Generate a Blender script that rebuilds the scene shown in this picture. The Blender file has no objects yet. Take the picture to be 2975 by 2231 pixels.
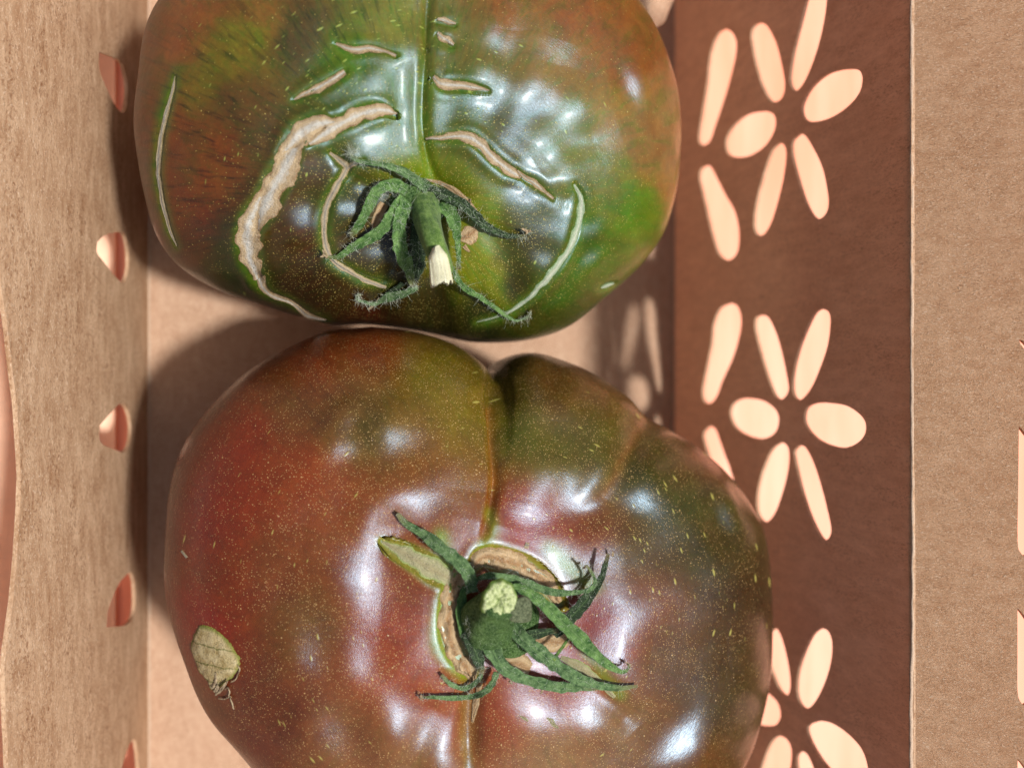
import bpy, math, random
import numpy as np
from mathutils import Vector, Matrix
from mathutils.geometry import delaunay_2d_cdt

random.seed(7); np.random.seed(7)
scene = bpy.context.scene
R = math.radians
CM = 0.01                                  # everything below is measured in centimetres

# ------------------------------------------------------------------ camera
FPX, CX, CY, CAMH = 2290.0, 1487.5, 1115.5, 20.0   # focal length in photo pixels, height above the box floor
TILT = R(12.9)
cam_d = bpy.data.cameras.new('camera'); cam = bpy.data.objects.new('camera', cam_d)
scene.collection.objects.link(cam); scene.camera = cam
cam_d.sensor_width = 36; cam_d.lens = 36*FPX/2975
cam_d.clip_start = 0.005; cam_d.clip_end = 20
cd = np.array([math.sin(TILT), 0, -math.cos(TILT)])
cr = np.array([math.cos(TILT), 0, math.sin(TILT)])
cam.location = (0, 0, CAMH*CM)
cam.rotation_euler = (0, -TILT, 0)
cam_d.dof.use_dof = True; cam_d.dof.focus_distance = 0.134; cam_d.dof.aperture_fstop = 9.5

# ------------------------------------------------------------------ light
SUN_EL, SUN_AZ = R(66), R(-20)             # azimuth measured from +x towards +y
sd = bpy.data.lights.new('sun', 'SUN'); sun = bpy.data.objects.new('sun', sd)
scene.collection.objects.link(sun)
sd.energy = 4.2; sd.angle = R(5); sd.color = (1.0, 0.97, 0.93)
svec = Vector((math.cos(SUN_EL)*math.cos(SUN_AZ), math.cos(SUN_EL)*math.sin(SUN_AZ), math.sin(SUN_EL)))
sun.rotation_euler = svec.to_track_quat('Z', 'Y').to_euler()
sun.location = svec*1.0
w = bpy.data.worlds.new('World'); scene.world = w; w.use_nodes = True
nt = w.node_tree; bg = nt.nodes['Background']
sky = nt.nodes.new('ShaderNodeTexSky'); sky.sky_type = 'NISHITA'; sky.sun_disc = False
sky.dust_density = 5; sky.ozone_density = .6; sky.sun_elevation = SUN_EL; sky.sun_rotation = math.pi/2 - SUN_AZ
nt.links.new(sky.outputs[0], bg.inputs[0]); bg.inputs[1].default_value = 0.07
scene.view_settings.view_transform = 'Standard'; scene.view_settings.look = 'None'
scene.view_settings.exposure = 0.06; scene.view_settings.gamma = 1

# ------------------------------------------------------------------ helpers
def s2l(c):
    c = np.array(c, float)/255.0
    return np.where(c <= .04045, c/12.92, ((c+.055)/1.055)**2.4)
def S(c): return tuple(s2l(c))+(1.0,)

def project(P):
    P = np.asarray(P, float); v = P - np.array([0, 0, CAMH])
    dep = v@cd
    return np.stack([CX+FPX*(v@cr)/dep, CY-FPX*v[..., 1]/dep], -1)
def ray(px, py):
    d = cd + cr*((px-CX)/FPX) + np.array([0, 1, 0])*(-(py-CY)/FPX)
    return d/np.linalg.norm(d)
def at_z(px, py, z):
    d = ray(px, py); t = (z-CAMH)/d[2]; return np.array([0, 0, CAMH])+d*t

_rng = np.random.RandomState(3); _tab = _rng.rand(32, 32, 32)
def vnoise(P):                              # smooth 3-D value noise, -1..1
    P = np.asarray(P, float); i = np.floor(P).astype(int); f = P-i; f = f*f*(3-2*f)
    r = 0
    for dx in (0, 1):
        for dy in (0, 1):
            for dz in (0, 1):
                wgt = (f[..., 0] if dx else 1-f[..., 0])*(f[..., 1] if dy else 1-f[..., 1])*(f[..., 2] if dz else 1-f[..., 2])
                r = r + wgt*_tab[(i[..., 0]+dx) % 32, (i[..., 1]+dy) % 32, (i[..., 2]+dz) % 32]
    return r*2-1
def fbm(P, oct=3):
    P = np.asarray(P, float); a, s = 1.0, 0
    for o in range(oct): s = s + a*vnoise(P*2**o+o*7.3); a *= .5
    return s

def catmull(pts, n):
    pts = np.asarray(pts, float)
    P = np.vstack([2*pts[0]-pts[1], pts, 2*pts[-1]-pts[-2]])
    out = []
    m = len(pts)-1
    for t in np.linspace(0, m, n):
        k = min(int(t), m-1); u = t-k
        p0, p1, p2, p3 = P[k], P[k+1], P[k+2], P[k+3]
        out.append(.5*((2*p1)+(-p0+p2)*u+(2*p0-5*p1+4*p2-p3)*u*u+(-p0+3*p1-3*p2+p3)*u**3))
    return np.array(out)

def seg_dist(Q, path, widths=None):
    """distance of points Q to a polyline and the interpolated width there"""
    path = np.asarray(path, float); best = np.full(len(Q), 1e9); bw = np.ones(len(Q))
    for k in range(len(path)-1):
        a, b = path[k], path[k+1]; ab = b-a
        t = np.clip(((Q-a)@ab)/(ab@ab+1e-9), 0, 1)
        d = np.hypot(Q[:, 0]-a[0]-t*ab[0], Q[:, 1]-a[1]-t*ab[1])
        m = d < best; best[m] = d[m]
        if widths is not None: bw[m] = (widths[k]+(widths[k+1]-widths[k])*t)[m]
    return best, bw

def link_mesh(name, verts, faces, mat, parent=None, smooth=True, props=None, attrs=None, colors=None):
    me = bpy.data.meshes.new(name)
    verts = np.asarray(verts, float)*CM
    if isinstance(faces, np.ndarray):
        nf, k = faces.shape
        me.vertices.add(len(verts)); me.vertices.foreach_set('co', verts.astype(np.float32).ravel())
        me.loops.add(nf*k); me.loops.foreach_set('vertex_index', faces.astype(np.int32).ravel())
        me.polygons.add(nf); me.polygons.foreach_set('loop_start', np.arange(0, nf*k, k, dtype=np.int32))
        me.update(calc_edges=True); me.validate()
    else:
        me.from_pydata([tuple(v) for v in verts], [], [tuple(int(i) for i in f) for f in faces]); me.update()
    if smooth: me.polygons.foreach_set('use_smooth', np.ones(len(me.polygons), bool))
    for k_, v in (attrs or {}).items():
        a = me.attributes.new(k_, 'FLOAT_VECTOR', 'POINT'); a.data.foreach_set('vector', np.asarray(v, np.float32).ravel())
    for k_, v in (colors or {}).items():
        a = me.attributes.new(k_, 'FLOAT_COLOR', 'POINT')
        c = np.ones((len(verts), 4), np.float32); c[:, :3] = v; a.data.foreach_set('color', c.ravel())
    o = bpy.data.objects.new(name, me); scene.collection.objects.link(o)
    if mat: me.materials.append(mat)
    if parent:
        o.parent = parent; o.matrix_parent_inverse = Matrix.Translation(parent.location).inverted()
    for k_, v in (props or {}).items(): o[k_] = v
    return o
def thing(name, loc, label, cat, group=None):
    o = bpy.data.objects.new(name, None); o.location = Vector(loc)*CM; o.empty_display_size = .01
    scene.collection.objects.link(o); o['label'] = label; o['category'] = cat
    if group: o['group'] = group
    return o

def grid_faces(nu, nv, closed_v=False):
    i = np.arange(nu-1)[:, None]; nvv = nv if closed_v else nv-1
    j = np.arange(nvv)[None, :]; j2 = (j+1) % nv
    a = i*nv+j; b = i*nv+j2; c = (i+1)*nv+j2; d = (i+1)*nv+j
    return np.stack([a, b, c, d], -1).reshape(-1, 4)

# ------------------------------------------------------------------ material helpers
class M:
    def __init__(s, name):
        s.m = bpy.data.materials.new(name); s.m.use_nodes = True; s.t = s.m.node_tree
        s.b = s.t.nodes['Principled BSDF']
        tc = s.t.nodes.new('ShaderNodeTexCoord'); s.co = s.map(tc.outputs['Object'], (100, 100, 100))
    def n(s, kind, **kw):
        x = s.t.nodes.new(kind)
        for k, v in kw.items(): setattr(x, k, v)
        return x
    def l(s, a, b): s.t.links.new(a, b)
    def put(s, sock, v):
        if isinstance(v, bpy.types.NodeSocket): s.l(v, sock)
        else: sock.default_value = v
    def map(s, v, sc, rot=(0, 0, 0), loc=(0, 0, 0)):
        x = s.n('ShaderNodeMapping'); s.l(v, x.inputs[0]); x.inputs['Scale'].default_value = sc
        x.inputs['Rotation'].default_value = rot; x.inputs['Location'].default_value = loc; return x.outputs[0]
    def noise(s, v, scale, det=3, rough=.55, dist=0):
        x = s.n('ShaderNodeTexNoise'); s.l(v, x.inputs['Vector']); x.inputs['Scale'].default_value = scale
        x.inputs['Detail'].default_value = det; x.inputs['Roughness'].default_value = rough; x.inputs['Distortion'].default_value = dist
        return x.outputs['Fac']
    def voro(s, v, scale, feat='F1', rnd=1):
        x = s.n('ShaderNodeTexVoronoi', feature=feat); s.l(v, x.inputs['Vector']); x.inputs['Scale'].default_value = scale
        x.inputs['Randomness'].default_value = rnd; return x
    def mr(s, v, a, b, c=0, d=1, smooth=False):
        x = s.n('ShaderNodeMapRange'); s.put(x.inputs[0], v)
        if smooth: x.interpolation_type = 'SMOOTHSTEP'
        for i, q in zip((1, 2, 3, 4), (a, b, c, d)): s.put(x.inputs[i], q)
        return x.outputs[0]
    def mix(s, f, a, b, mode='MIX'):
        x = s.n('ShaderNodeMix', data_type='RGBA', blend_type=mode)
        s.put(x.inputs['Factor'], f); s.put(x.inputs['A'], a); s.put(x.inputs['B'], b); return x.outputs['Result']
    def math(s, op, a, b=0, c=0):
        x = s.n('ShaderNodeMath', operation=op); s.put(x.inputs[0], a); s.put(x.inputs[1], b)
        if op in ('MULTIPLY_ADD',): s.put(x.inputs[2], c)
        return x.outputs[0]
    def attr(s, name):
        x = s.n('ShaderNodeAttribute'); x.attribute_name = name; return x
    def sep(s, v):
        x = s.n('ShaderNodeSeparateXYZ'); s.l(v, x.inputs[0]); return x.outputs
    def bump(s, h, strength, dist_cm, prev=None):
        x = s.n('ShaderNodeBump'); s.l(h, x.inputs['Height']); x.inputs['Strength'].default_value = strength
        x.inputs['Distance'].default_value = dist_cm*CM
        if prev: s.l(prev, x.inputs['Normal'])
        return x.outputs[0]
    def out(s, col, rough=.5, normal=None, spec=.5):
        s.put(s.b.inputs['Base Color'], col); s.put(s.b.inputs['Roughness'], rough)
        s.b.inputs['Specular IOR Level'].default_value = spec
        if normal: s.l(normal, s.b.inputs['Normal'])
        return s.m

def kraft(name, grain, lo, hi, spot, fibre=(1, 1, 1), trans=.2, rot=(0, 0, 0)):
    m = M(name); co = m.co
    streak = m.noise(m.map(co, grain), 6.0, 5, .65)
    mott = m.noise(co, 1.1, 5, .65)
    fine = m.noise(m.map(co, fibre, rot=rot), 20, 4, .75, .6)
    fine2 = m.noise(m.map(co, fibre, rot=tuple(-q*1.3 for q in rot), loc=(4, 9, 2)), 30, 3, .7, .8)
    f = m.mr(m.math('ADD', m.math('MULTIPLY', streak, .7), m.math('MULTIPLY', mott, .3)), .34, .66)
    c = m.mix(f, lo, hi)
    patch = m.mr(m.noise(m.map(co, grain, loc=(3, 5, 7)), 2.6, 5, .7), .42, .62, .25, 1)
    stroke = m.mr(fine, .50, .60)                                   # dark fibres, thicker in the brown patches
    c = m.mix(m.math('MULTIPLY', m.math('MULTIPLY', stroke, patch), .75), c, spot)
    c = m.mix(m.mr(fine2, .56, .66, 0, .6), c, S((236, 212, 184)))
    c = m.mix(m.mr(m.noise(co, 60, 2, .6), .62, .72, 0, .35), c, spot)
    h = m.math('ADD', m.math('MULTIPLY', fine2, 1.0), m.math('MULTIPLY', fine, -.8))
    nb = m.bump(h, .6, .03)
    mat = m.out(c, .85, nb, .2)
    if trans:
        tr = m.n('ShaderNodeBsdfTranslucent'); tr.inputs[0].default_value = (.96, .76, .60, 1)
        mx = m.n('ShaderNodeMixShader'); mx.inputs[0].default_value = trans
        out = m.t.nodes['Material Output']; m.l(m.b.outputs[0], mx.inputs[1]); m.l(tr.outputs[0], mx.inputs[2]); m.l(mx.outputs[0], out.inputs[0])
    return mat

kraft_left = kraft('kraft_board_left', (1, .22, 1), S((168, 128, 94)), S((216, 182, 148)), S((120, 72, 34)), (1.3, .6, 1), .08, (.15, .2, .25))
kraft_right = kraft('kraft_board_right', (1, 1, .35), S((196, 156, 122)), S((236, 202, 168)), S((122, 80, 46)), (.7, 1.5, .7), .30, (.35, 0, 0))
kraft_flap = kraft('kraft_flap', (.25, 1, 1), S((184, 140, 104)), S((212, 172, 136)), S((150, 112, 80)), (.5, 1.6, 1), .1, (0, 0, .35))
kraft_floor = kraft('kraft_floor', (1, .4, 1), S((176, 140, 114)), S((196, 164, 138)), S((150, 112, 84)), (1, 1, 1), 0)
def flat_mat(name, col, rough=.7, bs=20, bd=.01, var=.25, spec=.3):
    m = M(name); n = m.noise(m.co, bs, 4, .6)
    c = m.mix(m.mr(n, .3, .7), tuple(x*(1-var) for x in col[:3])+(1,), col)
    return m.out(c, rough, m.bump(n, .5, bd), spec)
crease_mat = flat_mat('crease_fibre', S((206, 180, 156)), .9, 30, .03, .3, .1)
cut_mat = flat_mat('cut_board_edge', S((120, 84, 66)), .9, 30, .02, .3, .1)
def table_material():
    m = M('peach_table'); n = m.noise(m.map(m.co, (1, .15, 1)), .9, 5, .6)
    g = m.noise(m.map(m.co, (2, .1, 1)), 4, 4, .6)
    c = m.mix(m.mr(n, .35, .65), S((248, 160, 126)), S((252, 180, 150)))
    c = m.mix(m.mr(g, .55, .75, 0, .4), c, S((238, 164, 128)))
    return m.out(c, .5, m.bump(g, .2, .01), .3)

# ------------------------------------------------------------------ the table
tb = link_mesh('tabletop', [(-200, -200, -.35), (200, -200, -.35), (200, 200, -.35), (-200, 200, -.35)], [(0, 1, 2, 3)],
               table_material(), smooth=False, props={'kind': 'structure'})

# ------------------------------------------------------------------ added peach sheet: blurred orange backdrop, curved to bounce sun behind the left holes
reflector = flat_mat('peach_reflector', S((254, 212, 182)), .85, 3, .05, .10, .1)
V = []; NX, NY = 60, 160
for i in range(NX):
    t = i/(NX-1)
    for j in range(NY):
        y = -17+34*j/(NY-1); a = t*1.35
        x = -4.98-5.2*math.sin(a)*(.55+.45*t); z = -.25+8.5*(1-math.cos(a))+.02
        fold = .30*vnoise(np.array([y*.32, t*1.2, 1.]))+.12*vnoise(np.array([y*.9, t*2, 5.])); k = min(1, t*3)
        V.append((x+fold*k*.7, y, z+abs(fold)*k*.6))
g = grid_faces(NX, NY); nV = NX*NY; rim = [(j, j+1, j+1+nV, j+nV) for j in range(NY-1)]
ct = thing('peach_reflector', (-8, 0, -.35), 'added peach orange cloth bunched outside the left edge of the box', 'reflector')
link_mesh('reflector_sheet', V+[(v[0]-.05, v[1], v[2]-.08) for v in V], [tuple(f) for f in g]+[tuple(x+nV for x in f[::-1]) for f in g]+rim, reflector, ct)

# ------------------------------------------------------------------ the box
def inside(Q, poly):
    x, y = Q[:, 0], Q[:, 1]; r = np.zeros(len(Q), bool); n = len(poly)
    for i in range(n):
        x1, y1 = poly[i]; x2, y2 = poly[(i+1) % n]
        c = ((y1 > y) != (y2 > y)) & (x < (x2-x1)*(y-y1)/((y2-y1) if y2 != y1 else 1e-9)+x1); r ^= c
    return r
def panel(name, rect, holes, step, fn, thick, mat, parent, props=None):
    """flat sheet with real cut-outs: rect and holes in (u, v), fn maps (u, v) to 3-D, thick = vector function"""
    u0, v0, u1, v1 = rect; pts = []; edges = []
    def loop(poly):
        k = len(pts); pts.extend([tuple(p) for p in poly]); n = len(poly)
        edges.extend([(k+i, k+(i+1) % n) for i in range(n)])
    nu = max(2, int((u1-u0)/step)); nv = max(2, int((v1-v0)/step))
    us = np.linspace(u0, u1, nu+1); vs = np.linspace(v0, v1, nv+1)
    loop([(u, v0) for u in us[:-1]]+[(u1, v) for v in vs[:-1]]+[(u, v1) for u in us[::-1][:-1]]+[(u0, v) for v in vs[::-1][:-1]])
    hs = []
    for h in holes:
        h = catmull(np.vstack([h, h[:1]]), len(h)*4+1)[:-1]; hs.append(h); loop(h)
    G = np.array([(u, v) for u in us[1:-1] for v in vs[1:-1]])
    for h in hs: G = G[~inside(G, h)]
    pts += [tuple(p) for p in G]
    V, E, F, *_ = delaunay_2d_cdt([Vector(p) for p in pts], edges, [], 0, 1e-6)
    V = np.array([(v.x, v.y) for v in V]); F = np.array([f for f in F if len(f) == 3])
    C = V[F].mean(1); keep = np.ones(len(F), bool)
    for h in hs: keep &= ~inside(C, h)
    F = F[keep]
    A = fn(V[:, 0], V[:, 1]); B = A+thick(A, V); n = len(V)
    faces = [tuple(f) for f in F]+[(f[0]+n, f[2]+n, f[1]+n) for f in F]
    from collections import Counter
    cnt = Counter()
    for f in F:
        for a, b in ((0, 1), (1, 2), (2, 0)): cnt[(min(f[a], f[b]), max(f[a], f[b]))] += 1
    for (a, b), c in cnt.items():
        if c == 1: faces.append((a, b, b+n, a+n))
    o = link_mesh(name, np.vstack([A, B]), faces, mat, parent, smooth=False, props=props)
    return o

YL, YH = -14.0, 14.0
box = thing('cardboard_box', (2.4, 0, -.3), 'brown kraft cardboard box with flower shaped cut-outs in its sides, holding the two tomatoes', 'box')
# right wall: plane x = XR + KR z
XR, ZR = 9.13, 8.0
XRT = at_z(2650, CY, ZR)[0]; KR = (XRT-XR)/ZR
def on_right(px, py):
    d = ray(px, py); t = (XR+KR*CAMH)/(d[0]-KR*d[2]); return (d[1]*t, CAMH+d[2]*t)
def crop(o, s, L): return [(o[0]+x*s, o[1]+y*s) for x, y in L]
c1, c2, c3 = (1850, 0), (1850, 700), (1850, 1500); k1, k2, k3 = .5086, .5725, .5086
petals = [
 crop(c1, k1, [(510,165),(550,195),(570,260),(555,370),(510,540),(450,720),(420,805),(380,832),(355,805),(365,700),(400,480),(415,340),(440,240),(475,180)]),
 crop(c1, k1, [(700,130),(740,150),(790,240),(825,360),(848,480),(835,555),(795,585),(760,570),(715,490),(680,380),(655,260),(650,190),(670,145)]),
 crop(c1, k1, [(1020,-130),(1065,-90),(1080,0),(1060,160),(1020,320),(970,450),(930,510),(905,520),(880,490),(875,420),(895,280),(930,130),(970,-30)]),
 crop(c1, k1, [(1240,395),(1280,410),(1292,460),(1275,530),(1220,600),(1130,665),(1040,695),(970,690),(945,640),(955,580),(1000,500),(1080,430),(1160,402)]),
 crop(c1, k1, [(740,635),(785,655),(798,705),(780,770),(730,840),(650,890),(580,900),(525,885),(508,830),(520,770),(570,700),(640,650)]),
 crop(c1, k1, [(935,763),(970,780),(1020,860),(1065,960),(1090,1070),(1100,1160),(1085,1220),(1045,1252),(1005,1230),(960,1140),(920,1010),(890,890),(890,810)]),
 crop(c1, k1, [(815,815),(845,830),(858,880),(845,1000),(815,1130),(775,1260),(735,1330),(700,1348),(672,1320),(668,1240),(690,1120),(730,980),(770,870)]),
 crop(c1, k1, [(395,945),(425,955),(460,1020),(510,1120),(555,1200),(580,1300),(580,1400),(560,1460),(515,1488),(470,1460),(440,1380),(410,1260),(380,1120),(358,1020),(368,965)]),
 crop(c2, k2, [(475,313),(510,335),(527,400),(515,490),(480,600),(430,710),(400,790),(365,825),(335,810),(330,750),(350,640),(375,520),(385,420),(420,340)]),
 crop(c2, k2, [(635,375),(670,390),(710,470),(740,570),(765,690),(772,760),(740,802),(705,790),(670,710),(635,600),(605,490),(595,420),(605,385)]),
 crop(c2, k2, [(940,343),(975,360),(985,410),(970,530),(930,650),(885,750),(835,805),(800,790),(790,730),(800,640),(830,530),(870,430),(905,365)]),
 crop(c2, k2, [(560,797),(640,810),(700,850),(722,900),(710,960),(670,995),(610,1002),(540,980),(490,940),(468,880),(480,830),(515,803)]),
 crop(c2, k2, [(960,820),(1060,835),(1130,880),(1160,930),(1150,990),(1100,1035),(1030,1048),(940,1020),(880,970),(850,910),(860,850),(900,825)]),
 crop(c2, k2, [(735,1018),(765,1040),(775,1090),(765,1180),(735,1290),(700,1380),(660,1425),(625,1410),(605,1350),(610,1260),(640,1150),(685,1055)]),
 crop(c2, k2, [(825,1035),(860,1050),(900,1130),(935,1240),(965,1360),(985,1470),(960,1517),(930,1500),(880,1400),(840,1280),(810,1150),(797,1070)]),
 crop(c2, k2, [(365,937),(395,955),(420,1020),(445,1090),(470,1155),(495,1250),(500,1320),(470,1340),(430,1290),(390,1180),(350,1060),(333,980)]),
 crop(c3, k3, [(800,635),(830,700),(860,820),(875,930),(870,1000),(850,1022),(820,1000),(790,940),(755,840),(745,740),(765,660)]),
 crop(c3, k3, [(1050,635),(1090,655),(1112,720),(1105,830),(1070,950),(1020,1050),(975,1095),(935,1080),(910,1010),(915,900),(950,780),(1000,675)]),
 crop(c3, k3, [(750,1008),(800,1060),(818,1130),(800,1180),(765,1195),(700,1192),(640,1160),(620,1100),(660,1030)]),
 crop(c3, k3, [(1040,1165),(1110,1180),(1200,1240),(1280,1330),(1315,1437),(1310,1500),(1250,1520),(1160,1490),(1080,1430),(1010,1330),(970,1240),(975,1190)]),
 crop(c3, k3, [(810,1250),(850,1270),(878,1330),(870,1437),(840,1540),(790,1640),(740,1680),(700,1640),(690,1540),(705,1430),(740,1330),(775,1270)]),
 crop(c3, k3, [(935,1335),(970,1360),(1005,1437),(1040,1540),(1060,1650),(1030,1700),(990,1680),(940,1580),(910,1460),(905,1370)]),
]
Hr = [np.array([on_right(*p) for p in q]) for q in petals]
def right_fn(u, v):
    x = XR+KR*v + .035*vnoise(np.stack([u*.35, v*.4, u*0], -1))*np.clip(v, 0, 1)
    return np.stack([x, u, v], -1)
def thick_x(d): return lambda A, V: np.tile([d, 0, 0], (len(A), 1))
panel('side_panel', (YL, 0, YH, ZR), Hr, .3, right_fn, thick_x(.07), kraft_right, box,
      {'label': 'right side panel in shade, with flower cut-outs'})
FA = R(38)                                  # the rim above the crease leans outwards
# leaning rim beyond the crease
def flap_fn(u, v):                                      # u along y, v outwards
    return np.stack([XRT+.03+v*math.cos(FA), u, ZR-.02+v*math.sin(FA)+.03*vnoise(np.stack([u*.3, v*.5, u*0+5], -1))], -1)
def on_flap(px, py):
    d = ray(px, py); tn = math.tan(FA); t = (ZR-.02-tn*(XRT+.03)-CAMH)/(d[2]-tn*d[0]); return (d[1]*t, (d[0]*t-XRT-.03)/math.cos(FA))
FW = on_flap(3015, CY)[1]
fh = []
fh.append([on_flap(*q) for q in [(2958, 986), (2970, 990), (2985, 1005), (2990, 1022), (2978, 1016), (2966, 1002)]])
for y0, y1 in ((1238, 1616), (1767, 2050), (2205, 2500)):
    fh.append([on_flap(2960, y0), on_flap(2960, (y0+y1)/2), on_flap(2960, y1-45), on_flap(2968, y1-12), on_flap(2985, y1), on_flap(2998, y1-30), on_flap(3000, (y0+y1)/2), on_flap(2998, y0+60), on_flap(2980, y0+22)])
panel('rim', (YL, 0, YH, FW), [np.array(h) for h in fh], .3, flap_fn, lambda A, V: np.tile([0, 0, -.07], (len(A), 1)), kraft_flap, box,
      {'label': 'outward leaning rim above the right crease, in the light'})
# torn, fuzzy crease line
def crease(path, rad, name='crease'):
    P = np.array(path); n = len(P); k = 8; V = []
    for i, p in enumerate(P):
        for j in range(k):
            a = 2*math.pi*j/k; r = rad*(1+.35*vnoise(np.array([i*.35, j*.8, 1.0]))+.08*random.uniform(-1, 1))
            V.append((p[0]+r*math.cos(a), p[1], p[2]+r*.7*math.sin(a)))
    return link_mesh(name, V, grid_faces(n, k, True), crease_mat, box)
ys = np.linspace(YL, YH, 420)
crease([(XRT+.012+.02*vnoise(np.array([y*.5, 0, 0])), y, ZR-.02) for y in ys], .034)

# left wall, flared and slightly wavy
XL, ZL = -4.2, 6.3
edge_px = np.array([(-400, 14), (0, -12), (815, 0), (928, 20), (1100, 40), (1168, 50), (1372, 64), (1475, 61), (1611, 51), (1747, 36), (1918, 11), (2020, 14), (2163, 24), (2300, 28), (2700, 20)], float)
def xprof(z): return XL-.02*z-.032*np.clip(z-1.2, 0, 9)**2
def on_left(px, py):
    d = ray(px, py); lo, hi = 0.0, 8.0                 # height at which the sight line meets the curved side
    for _ in range(40):
        z = (lo+hi)/2; t = (z-CAMH)/d[2]
        if d[0]*t > xprof(z): hi = z
        else: lo = z
    return (d[1]*t, z)
te = np.array([on_left(x, y) for y, x in edge_px])      # (y, z) of the top edge
te = te[np.argsort(te[:, 0])]
c4 = [[(287,152),(350,178),(366,215),(372,260),(368,312),(357,328),(335,305),(305,245),(288,200)],
      [(285,705),(310,682),(358,676),(372,710),(376,760),(372,800),(360,822),(335,800),(305,762),(285,735)],
      [(292,1235),(325,1197),(352,1172),(372,1190),(382,1240),(376,1290),(360,1313),(335,1306),(294,1285)],
      [(308,1822),(312,1770),(340,1700),(360,1675),(378,1662),(390,1690),(392,1750),(385,1790),(365,1815)],
      [(345,2260),(370,2180),(388,2147),(398,2160),(404,2220),(404,2290),(375,2320)]]
Hl = [np.array([on_left(*p) for p in q]) for q in c4]
def left_fn(u, v):
    top = np.interp(u, te[:, 0], te[:, 1])
    z = np.where(v > 4.4, 4.4+(v-4.4)/(ZL-4.4)*(top-4.4), v)
    x = xprof(z)+.03*vnoise(np.stack([u*.5, z*.45, u*0+2], -1))*np.clip(z, 0, 1)
    return np.stack([x, u, z], -1)
panel('side_panel', (YL, 0, YH, ZL), Hl, .25, left_fn, thick_x(-.07), kraft_left, box,
      {'label': 'left side panel, sunlit, with a wavy top edge'})
# base and end panels
panel('base_panel', (XL, YL, XR, YH), [], 1.0, lambda u, v: np.stack([u, v, 0*u], -1), lambda A, V: np.tile([0, 0, -.3], (len(A), 1)), kraft_floor, box)
for y, s in ((YL, -1), (YH, 1)):
    panel('end_panel', (XL, 0, XR, 6.0), [], 1.0, lambda u, v: np.stack([u, 0*u+y-s*.02, v], -1), lambda A, V: np.tile([0, s*.08, 0], (len(A), 1)), kraft_right, box)
# creases where the sides fold up from the base
tp = np.array([at_z(x, y, 4.2)[:2] for x, y in [(1850,-90),(1985,-90),(1975,10),(1948,38),(1915,52),(1885,40),(1866,8)]]); V = []
for i in range(9):
    for p in catmull(np.vstack([tp, tp[:1]]), 41)[:-1]:
        q = tp.mean(0)+(p-tp.mean(0))*i/8; V.append((q[0], q[1], 4.2+.35*vnoise(np.array([q[0]*1.7, q[1]*1.7, 2.]))-.5*(i/8)**3))
link_mesh('corner_tab', V+[(v[0], v[1], v[2]-.06) for v in V], [tuple(f) for f in grid_faces(9, 40, True)]+[tuple(x+360 for x in f[::-1]) for f in grid_faces(9, 40, True)]+[(320+j, 320+(j+1) % 40, 680+(j+1) % 40, 680+j) for j in range(40)], kraft_floor, box)
crease([(XL+.01, y, .01) for y in ys], .035)
crease([(XR-.01, y, .01) for y in ys], .03)

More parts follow.
